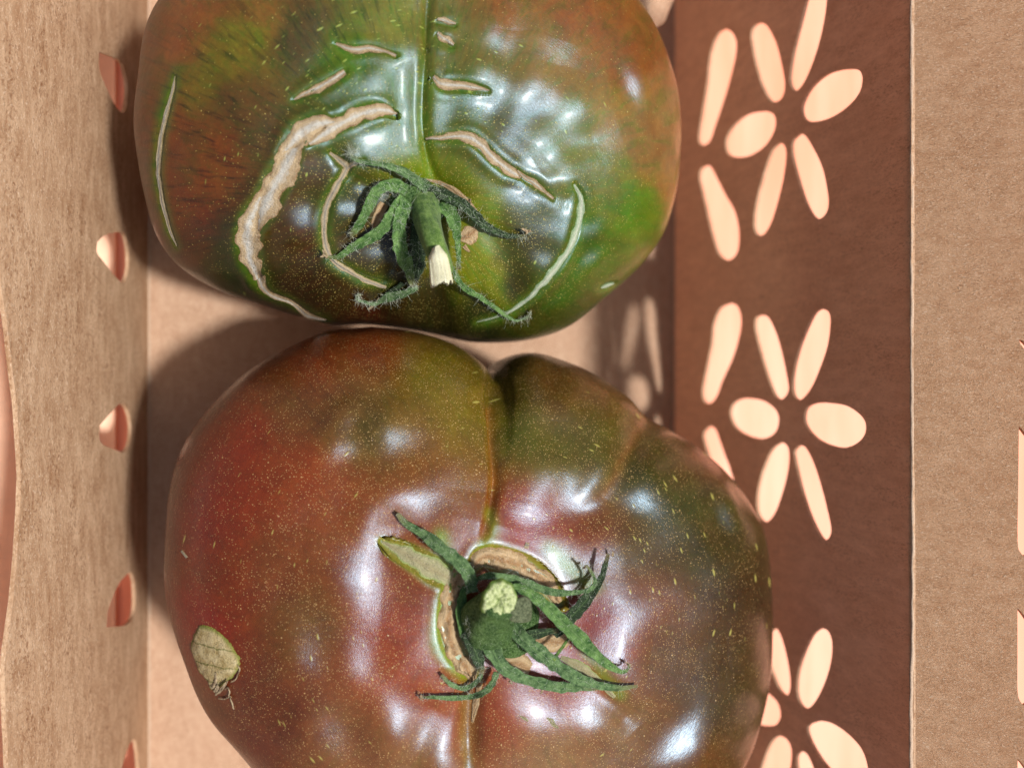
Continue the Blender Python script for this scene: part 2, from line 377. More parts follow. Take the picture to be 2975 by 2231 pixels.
# ------------------------------------------------------------------ tomato skin material
def skin_material(name, rough, speckcol, fleckcol, grain, hue):
    m = M(name); paint = m.attr('paint').outputs['Color']; mk = m.sep(m.attr('mask').outputs['Vector']); pol = m.attr('pol').outputs['Vector']
    co = m.co
    # mottled pigment
    n1 = m.noise(co, 2.2, 5, .62, .5); n2 = m.noise(co, 14, 4, .65)
    c = m.mix(m.mr(n1, .3, .7), m.mix(1, paint, (.80, .74, .72, 1), 'MULTIPLY'), m.mix(1, paint, (1.12, 1.18, 1.1, 1), 'MULTIPLY'))
    c = m.mix(m.mr(n2, .35, .7, 0, .5), c, m.mix(1, c, (.62, .62, .60, 1), 'MULTIPLY'))
    # patches drifting between green and brown
    hv = m.noise(m.map(pol, (2.2, 5.5, 5.5)), 1.3, 6, .68, .6)
    c = m.mix(m.mr(hv, .50, .62, 0, hue), c, m.mix(1, c, (1.14, .94, .8, 1), 'MULTIPLY'))
    c = m.mix(m.mr(hv, .38, .50, hue, 0), c, m.mix(1, c, (.66, 1.02, .6, 1), 'MULTIPLY'))
    # dark radial striations
    st = m.noise(m.map(pol, (1.1, 9, 9)), 1.6, 4, .6, .4)
    c = m.mix(m.math('MULTIPLY', m.mr(st, .52, .66), mk[2]), c, m.mix(1, c, (.45, .5, .5, 1), 'MULTIPLY'))
    # pale dots
    mk0 = m.math('MULTIPLY', mk[0], m.mr(m.noise(co, 1.8, 3, .6), .36, .60, .25, 1.1)); v1 = m.voro(co, 17); r1 = m.math('MULTIPLY', m.math('POWER', m.sep(v1.outputs['Color'])[0], 4), .17)
    d1 = m.mr(v1.outputs['Distance'], m.math('ADD', r1, .02), m.math('ADD', r1, .10), 1, 0)
    on1 = m.math('LESS_THAN', m.sep(v1.outputs['Color'])[1], mk0)
    f1 = m.math('MULTIPLY', m.math('MULTIPLY', d1, on1), .6)
    c = m.mix(f1, c, speckcol)
    v2 = m.voro(co, 30.0); d2 = m.mr(v2.outputs['Distance'], .12, .30, 1, 0)
    on2 = m.math('LESS_THAN', m.sep(v2.outputs['Color'])[1], mk0)
    f2 = m.math('MULTIPLY', m.math('MULTIPLY', d2, on2), .62)
    c = m.mix(f2, c, speckcol)
    # concentric flecks
    v3 = m.voro(m.map(pol, (10.0, 3.4, 3.4)), 1.0); r3 = m.math('MULTIPLY', m.sep(v3.outputs['Color'])[0], .12)
    d3 = m.mr(v3.outputs['Distance'], r3, m.math('ADD', r3, .12), 1, 0)
    on3 = m.math('LESS_THAN', m.sep(v3.outputs['Color'])[1], mk[1]); f3 = m.math('MULTIPLY', m.math('MULTIPLY', d3, on3), .55)
    c = m.mix(f3, c, fleckcol)
    g = m.noise(m.map(pol, (grain, 3.2, 3.2)), 4.0, 3, .7)
    h = m.math('ADD', m.math('MULTIPLY', g, .8), m.math('ADD', m.math('MULTIPLY', f1, .8), m.math('MULTIPLY', f3, .8)))
    nb = m.bump(m.noise(co, 1.6, 2, .5), .35, .05)
    nb = m.bump(h, .5, .010, nb)
    m.b.inputs['Coat Weight'].default_value = .06; m.b.inputs['Coat Roughness'].default_value = .16
    m.b.inputs['Specular Tint'].default_value = (.52, .76, 1, 1)  # bluish tint puts sky colour into the highlights
    m.b.inputs['Subsurface Weight'].default_value = .05; m.b.inputs['Subsurface Radius'].default_value = (.5, .2, .08)
    m.b.inputs['Subsurface Scale'].default_value = .004
    return m.out(c, m.mr(g, .3, .7, rough-.04, rough+.08), nb, .65)

# ------------------------------------------------------------------ tomato body
D = 2975/2212.0
def disp(L): return [(x*D, y*D) for x, y in L]
def smooth(x): x = np.clip(x, 0, 1); return x*x*(3-2*x)

def build_tomato(name, center_px, ze, h_up, h_dn, outline, shear, exps, calyx, colors, furrows, bumps, scars, dimple, masks, halos, mat, parent, shoulder=None):
    c0 = at_z(center_px[0], center_px[1], ze)[:2]
    NT, NU, ND = 820, 300, 70
    th = np.linspace(0, 2*np.pi, NT, endpoint=False)
    ph = np.concatenate([np.linspace(-np.pi/2, 0, ND, endpoint=False), np.linspace(0, np.pi/2, NU)])
    ol = catmull(np.vstack([outline, outline[:1]]), 700)[:-1]
    oc = np.array(center_px, float)
    oa = np.arctan2(-(ol[:, 1]-oc[1]), ol[:, 0]-oc[0]); orr = np.hypot(ol[:, 0]-oc[0], ol[:, 1]-oc[1])
    o_ = np.argsort(oa); oa, orr = oa[o_], orr[o_]
    target = lambda a: np.interp((a+np.pi) % (2*np.pi)-np.pi, oa, orr, period=2*np.pi)
    Rr = target(th)/120.0
    sp, cp = np.sin(ph), np.cos(ph)
    e = exps
    def shape(Rr):
        # lobes fade out towards the pole so the top is rounder than the outline
        Rs = np.convolve(np.concatenate([Rr[-60:], Rr, Rr[:60]]), np.ones(121)/121, 'valid')[:len(Rr)]
        q = np.abs(cp)**e; fade = smooth((q-.25)/.7)[:, None]
        rad = q[:, None]*(Rs[None]*(1-fade)+Rr[None]*fade)
        z = np.where(sp > 0, h_up*np.abs(sp)**e, -h_dn*np.abs(sp)**.8)
        X = c0[0]+rad*np.cos(th)+shear[0]*np.clip(sp, 0, 1)[:, None]**1.5
        Y = c0[1]+rad*np.sin(th)+shear[1]*np.clip(sp, 0, 1)[:, None]**1.5
        return np.stack([X, Y, np.broadcast_to((ze+z)[:, None], X.shape)], -1)
    for it in range(9):
        P = shape(Rr); Q = project(P.reshape(-1, 3))-oc
        a = np.arctan2(-Q[:, 1], Q[:, 0]); r = np.hypot(Q[:, 0], Q[:, 1])
        nb = 360; b = ((a+np.pi)/(2*np.pi)*nb).astype(int) % nb
        mx = np.zeros(nb); np.maximum.at(mx, b, r)
        ac = (np.arange(nb)+.5)/nb*2*np.pi-np.pi
        ratio = target(ac)/mx
        g = np.exp(-.5*(np.arange(-24, 25)/(9 if it < 5 else 4.0))**2); g /= g.sum()
        ratio = 1+(.75 if it < 5 else .5)*(np.convolve(np.concatenate([ratio[-24:], ratio, ratio[:24]]), g, 'valid')-1)
        Rr = Rr*np.interp((th+np.pi) % (2*np.pi)-np.pi, ac, ratio, period=2*np.pi)
    P = shape(Rr); nu = len(ph)
    def normals(P):
        dt = np.roll(P, -1, 1)-np.roll(P, 1, 1); dp = np.gradient(P, axis=0)
        N = np.cross(dt, dp); N /= np.linalg.norm(N, axis=-1, keepdims=True)+1e-12; return N
    N = normals(P); N[-3:] = (0, 0, 1); N[:2] = (0, 0, -1)
    Pf, Nf = P.reshape(-1, 3), N.reshape(-1, 3)
    Q = project(Pf); up = np.repeat(smooth((sp+.05)/.25), NT)
    Qw = Q+14*np.stack([vnoise(np.concatenate([Q/70, Q[:, :1]*0], 1)), vnoise(np.concatenate([Q/70+9, Q[:, :1]*0], 1))], -1)
    dsp = np.zeros(len(Pf))
    for path, depth, wid in furrows:
        tw = np.minimum(1, np.minimum(np.linspace(.15, 4, 24), np.linspace(4, .15, 24)))
        d, tw = seg_dist(Q, catmull(path, 24), tw); dsp -= tw*depth*np.exp(-np.abs(d/(wid*(1.35 if wid > 17 else 1)))**2)
    for (x, y, r, hh) in []: dsp += hh*np.exp(-((Qw[:, 0]-x)**2+(Qw[:, 1]-y)**2)/(2*r*r))
    dc = np.hypot(Q[:, 0]-calyx[0], Q[:, 1]-calyx[1])
    for r, hh in dimple: dsp -= hh*np.exp(-(dc/r)**2)
    if shoulder:
        for rr, ww, hh in shoulder: dsp += hh*np.exp(-((dc-rr)/ww)**2)
    sdist = np.full(len(Pf), 1e9)
    for path, wid, kind in scars:
        pp = catmull(np.column_stack([path, wid]), 40); d, wv = seg_dist(Q, pp[:, :2], pp[:, 2]/2)
        dsp += -.034*(1-smooth((d-wv*.7)/(wv*.3+6))) + masks['welt']*np.exp(-((d-wv-17)/16)**2)*np.clip(wv/12, .2, 1)
        sdist = np.minimum(sdist, d-wv)
    dsp += .02*fbm(Pf*.9, 2)+masks['lump']*vnoise(Pf*1.35+3)+masks['lump']*.35*vnoise(Pf*2.7+8)
    Pf = Pf+Nf*(dsp*up)[:, None]
    # skin shaped so the camera sees sun highlights at chosen spots; tilt entries suppress them
    sv = np.array(svec)
    for (x, y, r, *tilt) in [t_ for t_ in bumps if len(t_) > 3]+[t_ for t_ in bumps if len(t_) == 3]:
        Nn = normals(Pf.reshape(nu, NT, 3)).reshape(-1, 3); q = project(Pf)
        i = np.argmin((q[:, 0]-x)**2+(q[:, 1]-y)**2+(up < .5)*1e9)
        p0, n0 = Pf[i], Nn[max(0, i-2):i+3].mean(0); n0 /= np.linalg.norm(n0)
        v = np.array([0, 0, CAMH])-p0; v /= np.linalg.norm(v); hv = sv+v; hv /= np.linalg.norm(hv)
        if tilt: hv = np.array([tilt[0], tilt[1], 1.0]); hv /= np.linalg.norm(hv)
        g = n0-hv/np.dot(hv, n0); gl = np.linalg.norm(g); g *= min(1, .42/gl)*(1 if tilt else .92)
        rc = (1.0 if tilt else masks['glint_size'])*r*np.dot(p0-np.array([0, 0, CAMH]), cd)/FPX; dv = Pf-p0; d2 = (dv**2).sum(1)
        Pf = Pf+Nn*((dv@g)*np.exp(-d2/(2*rc*rc))*up)[:, None]
    # colour
    C = np.array([s2l(c[2:5]) for c in colors]); CP = np.array([c[:2] for c in colors], float)
    Qc = Q+masks['warp']*np.stack([fbm(np.concatenate([Q/95, Q[:, :1]*0+3], 1)), fbm(np.concatenate([Q/95+9, Q[:, :1]*0], 1))], -1)
    W = 0; A = 0
    for k in range(len(CP)):
        wk = 1/((((Qc-CP[k])**2).sum(1)+masks['soft']**2)**2); W = W+wk; A = A+wk[:, None]*C[k]
    col = A/W[:, None]
    for path, wid, hc, amt in halos:
        d, _ = seg_dist(Qc*.35+Q*.65, catmull(path, 24)); f = (amt*np.exp(-(d/wid)**2))[:, None]; col = col*(1-f)+s2l(hc)*f
    col = np.clip(col-.006, .004, 1); lum = col.mean(1, keepdims=True); col = np.clip(lum+(col-lum)*masks.get('sat', 1.1), .003, 1)*np.array(masks.get('tint', (.85, .85, .85)))
    fs = (.6*np.exp(-(np.clip(sdist, 0, 1e9)/15)**2)*(sdist < 400))[:, None]
    col = col*(1-fs)+s2l(masks['scarhalo'])*fs
    ang = np.arctan2(Q[:, 1]-calyx[1], Q[:, 0]-calyx[0])
    pol = np.stack([dc/170.0, np.cos(ang)*3.0, np.sin(ang)*3.0], -1)
    sm = 0*dc+masks['speck0']; fm = 0*dc+masks['fleck0']; km = 0*dc
    for x, y, r, a in masks['speck']: sm = sm+a*np.exp(-((Q[:, 0]-x)**2+(Q[:, 1]-y)**2)/(2*r*r))
    for x, y, r, a in masks['fleck']: fm = fm+a*np.exp(-((Q[:, 0]-x)**2+(Q[:, 1]-y)**2)/(2*r*r))
    for x, y, r, a in masks['streak']: km = km+a*np.exp(-((Q[:, 0]-x)**2+(Q[:, 1]-y)**2)/(2*r*r))
    mask = np.clip(np.stack([sm, fm, km], -1), 0, 1)
    F = grid_faces(nu, NT, True)
    o = link_mesh(name, Pf, F, mat, parent, attrs={'pol': pol, 'mask': mask}, colors={'paint': col})
    return o

class Surf:                                   # finds points on a tomato's skin
    def __init__(s, o):
        s.o = o; s.dg = bpy.context.evaluated_depsgraph_get()
        s.inv = o.matrix_world.inverted()
    def hit(s, px, py):
        d = ray(px, py); ok, loc, nor, i = s.o.ray_cast(Vector((0, 0, CAMH*CM)), Vector(d), depsgraph=s.dg)
        if not ok: return None
        return np.array(loc)/CM, np.array(nor)
    def at(s, px, py, lift=0, along='ray'):
        h = s.hit(px, py)
        k = 0
        while h is None and k < 30:
            k += 1; px += (s.c[0]-px)*.03; py += (s.c[1]-py)*.03; h = s.hit(px, py)
        p, n = h
        return (p-ray(px, py)*lift, n) if along == 'ray' else (p+n*lift, n)

def scar_strip(surf, path, widths, mat, parent, name='scar', rough=.03, n=None, m=11, lift=.008, dome=.012):
    if mat is cork: widths = [w_*1.3 for w_ in widths]
    pw = catmull(np.column_stack([path, widths]), n or max(24, len(path)*12)); V = []; acr = []
    T = np.gradient(pw[:, :2], axis=0); T /= np.linalg.norm(T, axis=1, keepdims=True)+1e-9
    nn = len(pw); s = 0
    off = np.random.rand()*50
    for i in range(nn):
        if i: s += np.hypot(*(pw[i, :2]-pw[i-1, :2]))
        wv = max(1.2, pw[i, 2])*.5
        wl = wv*(1+.34*vnoise(np.array([s/26+off, 0, 0]))+.07*vnoise(np.array([s/6+off, 3, 0]))); wr = wv*(1+.34*vnoise(np.array([s/26+off, 9, 0]))+.07*vnoise(np.array([s/6+off, 13, 0])))
        for j in range(m):
            t = -1+2*j/(m-1); q = pw[i, :2]+np.array([-T[i, 1], T[i, 0]])*(wl if t < 0 else wr)*t
            hgt = -.014 if abs(t) > .99 else lift+dome*(1-t*t)*min(1, wv/14)+rough*.6*(vnoise(np.array([s/20, t*2.0, off]))+.4*vnoise(np.array([s/8, t*4.0, off])))*min(1, wv/12)*(1-t*t)
            p, nr = surf.at(q[0], q[1], hgt, 'n'); V.append(p); acr.append((t, s/100, pw[i, 2]/40))
    return link_mesh(name, V, grid_faces(nn, m), mat, parent, attrs={'acr': acr})

def blade(surf, path, widths, lifts, mat, parent, name='sepal', curl=.34, th=.013, n=None, props=None, store=None):
    """a closed, leaf-like blade: path in photo pixels, widths in photo pixels, lifts towards the viewer in cm"""
    L = np.interp(np.linspace(0, 1, len(path)), np.linspace(0, 1, len(lifts)), lifts)
    pw = catmull(np.column_stack([path, widths, L]), n or max(18, len(path)*7)); nn = len(pw); C = []; Nn = []
    for x, y, wv, lf in pw:
        p, nr = surf.at(x, y, max(.02, lf)); C.append(p); Nn.append(nr)
    C = np.array(C); Nn = np.array(Nn)
    for _ in range(3): C[1:-1] = .25*C[:-2]+.5*C[1:-1]+.25*C[2:]; Nn[1:-1] = .25*Nn[:-2]+.5*Nn[1:-1]+.25*Nn[2:]
    T = np.gradient(C, axis=0); T /= np.linalg.norm(T, axis=1, keepdims=True)+1e-9
    V = []; k = 7; seed = np.random.rand()*40; acr = []
    for i in range(nn):
        view = np.array([0, 0, CAMH])-C[i]; view /= np.linalg.norm(view)
        n_ = Nn[i]*.4+view*.6; b = np.cross(T[i], n_); b /= np.linalg.norm(b)+1e-9; n2 = np.cross(b, T[i])
        dep = np.dot(C[i]-np.array([0, 0, CAMH]), cd); hw = max(1.0, pw[i, 2])*.41*dep/FPX*(1+.13*vnoise(np.array([i*.6+seed, 5., 2.])))
        tt = min(th, hw*.5)
        ring = [(math.cos(math.pi*j/(k-1)), 1) for j in range(k)]+[(-math.cos(math.pi*j/(k-1)), -1) for j in range(1, k-1)]
        for a, sd_ in ring:
            aa = a*(1+.12*vnoise(np.array([i*.45+seed, 2*np.sign(a), 1])))
            z = sd_*tt*math.sqrt(max(0, 1-a*a))+hw*curl*a*a*.9-hw*.12*math.exp(-(a*6)**2)+.02*vnoise(np.array([i*.35+seed, a*1.5, 4]))
            V.append(C[i]+b*hw*aa+n2*z); acr.append((a, i/nn, hw))
        if store is not None: store.append((C[i], b, n2, hw))
    kk = len(ring); F = [tuple(f) for f in grid_faces(nn, kk, True)]
    F.append(tuple(range(kk))[::-1]); F.append(tuple(range((nn-1)*kk, nn*kk)))
    return link_mesh(name, V, F, mat, parent, attrs={'acr': acr}, props=props)

def tube(pts, rads, mat, parent, name, k=18, wob=.06, cap=True, squash=1.0, props=None):
    P = catmull(np.column_stack([pts, rads]), len(pts)*6); C = P[:, :3]; nn = len(P)
    T = np.gradient(C, axis=0); T /= np.linalg.norm(T, axis=1, keepdims=True)
    V = []; ref = np.array([1.0, .1, 0]); sdd = np.random.rand()*30; acr = []
    for i in range(nn):
        b = ref-T[i]*np.dot(ref, T[i]); b /= np.linalg.norm(b); c = np.cross(T[i], b)
        for j in range(k):
            a = 2*math.pi*j/k; r = P[i, 3]*(1+wob*vnoise(np.array([math.cos(a)*1.6+sdd, math.sin(a)*1.6, i*.12]))+wob*.6*math.cos(5*a+sdd))
            V.append(C[i]+b*r*math.cos(a)+c*r*math.sin(a)*squash); acr.append((j/k, i/nn, 0))
    F = [tuple(f) for f in grid_faces(nn, k, True)]
    if cap: F.append(tuple(range((nn-1)*k, nn*k))); F.append(tuple(range(k))[::-1])
    return link_mesh(name, V, F, mat, parent, attrs={'acr': acr}, props=props)

def lump(surf, cx, cy, rx, ry, height, mat, parent, name, sink=.15, rough=.12, lift0=0):
    nr, na = 14, 36; V = []; sdd = np.random.rand()*20
    for i in range(nr):
        q = i/(nr-1)
        for j in range(na):
            a = 2*math.pi*j/na; rr = q*(1+.18*vnoise(np.array([math.cos(a)*1.4+sdd, math.sin(a)*1.4, 1.0])))
            hgt = height*math.sqrt(max(0, 1-q*q))*(1+rough*vnoise(np.array([math.cos(a)*q*3, math.sin(a)*q*3, sdd])))+lift0-sink*q**4
            p, _ = surf.at(cx+rx*rr*math.cos(a), cy+ry*rr*math.sin(a), hgt); V.append(p)
    return link_mesh(name, V, grid_faces(nr, na, True), mat, parent)

def hair_tufts(roots, mat, parent, n, length, rad=.0035):
    """fine fuzz: roots is a list of (centre, side, up, halfwidth)"""
    V, F = [], []
    for q in range(n):
        C, b, u, hw = roots[np.random.randint(len(roots))]
        a = np.random.uniform(-1.05, 1.05); p = C+b*hw*a+u*(.02+.2*hw*a*a)
        d = b*a*np.random.uniform(.2, 1.3)+u*np.random.uniform(.2, .9)+np.random.normal(0, .55, 3); d /= np.linalg.norm(d)
        L = length*np.random.uniform(.4, 1.5); cur = np.random.normal(0, .5, 3); base = len(V)
        sgm = 4; side = np.cross(d, [.3, .4, .9]); side /= np.linalg.norm(side)+1e-9; s2 = np.cross(d, side)
        for i in range(sgm+1):
            t = i/sgm; c = p+d*L*t+cur*L*t*t*.6; r = rad*(1-.75*t)
            for k_ in range(3):
                an = 2*math.pi*k_/3; V.append(c+side*r*math.cos(an)+s2*r*math.sin(an))
        for i in range(sgm):
            for k_ in range(3):
                a0 = base+i*3+k_; a1 = base+i*3+(k_+1) % 3; F.append((a0, a1, a1+3, a0+3))
    return link_mesh('fuzz', V, np.array(F), mat, parent, props={'kind': 'stuff'})

# ---- plant materials
def green_mat(name, a, b, dark=(.4, .45, .4)):
    m = M(name); ac = m.attr('acr').outputs['Vector']; n = m.noise(m.co, 9, 4, .6); f = m.noise(m.co, 36, 4, .8)
    st = m.noise(m.map(ac, (4, .9, 1)), 2.2, 4, .7)
    c = m.mix(m.mr(n, .32, .68), a, b)
    c = m.mix(m.mr(st, .38, .62, 0, .85), c, m.mix(1, c, tuple(dark)+(1,), 'MULTIPLY'))
    c = m.mix(m.mr(f, .54, .72, 0, .5), c, S((164, 184, 142)))
    c = m.mix(m.mr(m.math('ABSOLUTE', m.sep(ac)[0]), .0, .09, .4, 0), c, S((120, 150, 92))) if name.startswith('sepal') else c
    if name.startswith('sepal'): c = m.mix(m.mr(m.sep(ac)[1], .80, .97, 0, .7), c, S((120, 104, 70)))
    m.b.inputs['Sheen Weight'].default_value = .12; m.b.inputs['Sheen Roughness'].default_value = .4
    return m.out(c, .62, m.bump(m.math('ADD', f, n), .7, .025), .3)
leaf1 = green_mat('sepal_green', S((44, 88, 28)), S((118, 156, 84)))
leaf2 = green_mat('sepal_blue_green', S((38, 76, 32)), S((116, 148, 94)))
leafdark = green_mat('sepal_dark_green', S((18, 34, 16)), S((48, 76, 38)))
stemg = green_mat('stem_green', S((60, 98, 30)), S((122, 152, 70)))
def fuzzy_mat():
    m = M('fuzzy_stem_base'); n = m.noise(m.co, 6, 4, .6); f = m.noise(m.co, 32, 4, .8)
    c = m.mix(m.mr(n, .35, .65), S((38, 74, 28)), S((84, 118, 56))); c = m.mix(m.mr(f, .48, .62, 0, .8), c, S((128, 156, 104)))
    c = m.mix(m.mr(f, .36, .46, .7, 0), c, S((14, 30, 12)))
    return m.out(c, .8, m.bump(f, 1, .06), .2)
fuzzy = fuzzy_mat()
hair_m = flat_mat('pale_fuzz', S((205, 214, 196)), .6, 10, .001, .1)
tip_m = flat_mat('dry_tip', S((170, 150, 120)), .8, 25, .02, .5)
pith = None
def cork_mat(name, edge, mid, core, dark=.5, amp=1.1):
    m = M(name); s_ = m.sep(m.attr('acr').outputs['Vector']); t = m.math('ABSOLUTE', s_[0])
    ac = m.attr('acr').outputs['Vector']
    fi = m.noise(m.map(ac, (3.0, 3.2, 1)), 2.2, 5, .65, .8)
    t2 = m.math('ADD', t, m.math('MULTIPLY', m.math('SUBTRACT', fi, .5), amp*.8))
    c = m.mix(m.mr(t2, .05, .42), core, mid); c = m.mix(m.mr(t2, .62, .98), c, edge)
    line = m.noise(m.map(ac, (7, 1.0, 1)), 2.4, 3, .6, .6)
    c = m.mix(m.mr(line, .55, .72, 0, .55), c, m.mix(1, c, (.66, .57, .44, 1), 'MULTIPLY'))
    pits = m.noise(m.co, 20, 4, .75); c = m.mix(m.mr(pits, .60, .70, 0, dark), c, S((58, 44, 36)))
    fib = m.noise(m.map(ac, (2, 14, 1)), 3.0, 3, .6)
    c = m.mix(m.mr(fib, .5, .72, 0, .35), c, S((228, 216, 200)))
    return m.out(c, .75, m.bump(m.math('ADD', fi, m.math('ADD', pits, fib)), .9, .035), .25)
cork = cork_mat('corky_scar', S((122, 88, 48)), S((196, 172, 134)), S((208, 206, 196)))
cork_thin = cork_mat('pale_scar', S((140, 116, 66)), S((194, 178, 144)), S((150, 144, 136)), .3)
cork_green = cork_mat('green_white_scar', S((80, 124, 56)), S((170, 190, 158)), S((206, 214, 192)), .15)
cork_ring = cork_mat('dry_cork_ring', S((150, 118, 74)), S((204, 176, 134)), S((168, 130, 88)), .8)
lens_m = cork_mat('pale_lens_scar', S((150, 176, 90)), S((176, 172, 130)), S((168, 158, 118)), .1, .35)
scab_m = None

# ------------------------------------------------------------------ tomato one: the big green-shouldered one at the top
t1 = thing('tomato', (3.2, 6.2, 0), 'green-shouldered brown tomato with large tan corky cracks, at the top of the box', 'tomato')
out1 = disp([(340,0),(300,130),(292,300),(310,420),(345,520),(400,588),(480,632),(560,658),(640,683),(720,702),(800,702),(900,715),(1000,737),(1060,742),(1150,734),(1230,705),(1310,642),(1380,580),(1430,510),(1462,420),(1472,300),(1465,200),(1440,110),(1400,30),(1330,-70),(1200,-150),(1000,-190),(750,-180),(520,-130),(400,-70)])
col1 = [(480,100,134,74,34),(420,350,122,62,28),(560,40,134,80,38),(620,190,112,98,30),(700,300,95,68,36),(600,450,118,68,30),(520,600,110,55,25),(560,700,85,45,22),
 (850,100,82,68,40),(760,60,130,90,45),(1000,180,84,108,26),(1150,60,118,118,50),(1100,330,88,100,30),(880,500,82,62,36),(780,400,90,70,40),(900,700,75,50,20),(800,620,78,55,28),
 (700,790,44,56,16),(850,900,42,44,12),(1060,650,75,62,20),(980,560,70,72,22),(1330,450,84,84,26),(1280,60,108,104,50),(1400,100,112,104,56),(1450,20,132,86,42),(1700,60,134,84,42),(1850,150,126,78,40),
 (1600,180,130,105,60),(1500,350,84,80,40),(1650,400,108,110,52),(1780,350,138,112,64),(1900,420,130,98,60),(1750,500,112,112,36),(1850,600,84,114,26),(1930,560,140,100,50),(1700,780,78,98,20),
 (1500,560,72,64,28),(1420,600,118,128,22),(1410,800,124,130,22),(1330,750,128,128,26),(1540,700,70,66,30),(1500,850,58,52,16),(1250,900,52,44,12),(1100,860,54,50,15),
 (1240,490,120,130,28),(1400,950,38,38,10),(1080,930,70,34,16),(1700,900,66,74,20),(900,820,60,42,16),(1200,270,96,110,40),(1340,300,80,90,28),(950,350,78,84,26),(720,120,120,110,36),(1100,720,70,58,20)]
A_ = (disp([(378,165),(372,200),(355,260),(345,320),(342,370),(350,430),(365,490),(382,532)]), [2,10,15,15,15,13,11,3], 't')
B_ = (disp([(858,246),(825,238),(785,245),(740,266),(700,290),(668,312)]), [5,30,40,40,34,12], 'c')
B3 = (disp([(722,262),(690,268),(650,288),(618,325),(604,352)]), [10,48,56,36,10], 'c')
B4 = (disp([(655,300),(630,335),(606,378),(582,425),(562,470),(556,500)]), [14,54,70,66,46,12], 'c')
B5 = (disp([(572,410),(548,455),(535,505),(540,555),(556,602)]), [12,46,58,52,22], 'c')
B2 = (disp([(560,600),(572,625),(592,640),(632,655),(668,682),(705,691)]), [26,20,12,10,16,3], 'c')
C_ = (disp([(712,330),(735,350),(748,366),(728,400),(708,440),(700,490),(703,530),(722,565),(760,590),(800,610),(834,621)]), [6,20,24,20,20,20,19,19,18,16,8], 't')
C2 = (disp([(742,372),(760,357),(785,348)]), [12,14,4], 't')
D_ = (disp([(920,300),(960,297),(1010,296),(1040,315),(1070,345),(1100,368),(1125,384)]), [4,16,27,27,25,26,8], 'c')
D2 = (disp([(1118,368),(1135,385),(1160,400),(1196,430)]), [3,12,17,5], 'c')
E_ = (disp([(1240,398),(1254,430),(1250,480),(1227,540),(1190,590),(1150,635),(1110,668),(1070,685),(1030,695)]), [6,20,23,23,22,17,10,6,3], 'g')
F_ = (disp([(725,95),(760,108),(800,106),(830,112),(856,120)]), [6,20,17,9,9], 'c')
G_ = (disp([(635,216),(665,200),(700,185),(745,156)]), [4,16,22,14], 'c')
H_ = (disp([(936,166),(955,182),(1000,186),(1057,196)]), [12,24,22,4], 'c')
I_ = (disp([(945,72),(960,84),(980,98)]), [10,22,8], 'c')
I2 = (disp([(945,42),(965,46),(985,52)]), [6,16,5], 'c')
J_ = (disp([(1298,622),(1310,617),(1326,612)]), [6,12,6], 'g')
sc1 = [A_, B5, B4, B3, B_, B2, C_, C2, D_, D2, E_, F_, G_, H_, I_, I2, J_]
fur1 = [([(1255,-150),(1242,50),(1236,200),(1232,350),(1250,470),(1290,560)], .10, 16), ([(1255,-150),(1242,50),(1236,200),(1240,400),(1270,540)], .10, 60),
 ([(1345,-50),(1330,150),(1310,330),(1300,480)], .06, 42), ([(1500,0),(1480,200),(1400,430)], .07, 46), ([(1640,120),(1590,280),(1460,500)], .06, 44),
 ([(820,700),(900,720),(1000,700),(1120,640)], .05, 30), ([(960,420),(1030,520),(1140,570)], .08, 24), ([(860,560),(960,600),(1100,600)], .04, 24),
 ([(1290,1000),(1275,930),(1260,850),(1250,780)], .14, 34), ([(1080,960),(1120,860),(1160,760)], .10, 30), ([(1560,480),(1640,430),(1800,380)], .06, 40), ([(1470,520),(1600,560),(1680,600)], .07, 26), ([(1400,620),(1480,760),(1500,900)], .07, 34),
 ([(1690,560),(1700,680),(1640,820),(1540,930)], .05, 20)]
bmp1 = [(x*D, y*D, r_*D) for x, y, r_ in [(885,125,28),(897,195,28),(903,275,26),(1062,92,28),(1048,170,30),(1150,205,28),(1228,248,32),(790,298,26),(652,480,32),(742,440,20),(1192,505,26),(1168,562,22),(1182,386,20),(1272,500,18),(1280,555,18),(815,548,20),(1600-230,190,24),(1060,230,20)]]
mk1 = dict(glint_size=1.3, soft=45, warp=26, lump=.008, welt=.026, sat=1.0, tint=(.84,.87,.70), scarhalo=(78,104,22), speck0=.05, fleck0=.04,
 speck=[(1250,620,260,.9),(1550,650,200,.6),(1000,650,200,.6)], fleck=[(1120,230,180,.75),(900,120,140,.4),(1400,250,120,.4),(1050,120,150,.5),(750,420,120,.25)],
 streak=[(600,350,170,.9),(560,600,160,.7),(950,60,200,.7),(500,150,120,.5),(1300,100,200,.35)])
hal1 = [([(660,640),(640,740),(700,830)], 34, (36,50,16), .5), ([(1300,470),(1390,560),(1400,800),(1480,900)], 26, (120,126,24), .5), ([(1690,560),(1700,680),(1600,860)], 45, (60,92,22), .5), ([(1220,330),(1240,520)], 30, (110,132,26), .5), ([(520,200),(490,260),(470,340)], 24, (92,92,24), .8)]
skin1 = skin_material('green_brown_skin', .31, S((192, 176, 96)), S((164, 178, 84)), 20, .8)
body1 = build_tomato('body', (1185, 400), 4.1, 3.5, 4.05, np.array(out1), (0, .35), .84, (1240, 590), col1, fur1, bmp1, sc1, [(190, .28), (90, .28)], mk1, hal1, skin1, t1, [(400, 60, .06)])
bpy.context.view_layer.update()
sf1 = Surf(body1); sf1.c = (1185, 480)
for path, wid, kind in sc1:
    mt = {'c': cork, 't': cork_thin, 'g': cork_green}[kind]
    o = scar_strip(sf1, path, wid, mt, t1)
    if kind == 'g' and len(path) > 5: o['label'] = 'pale green healed crack'

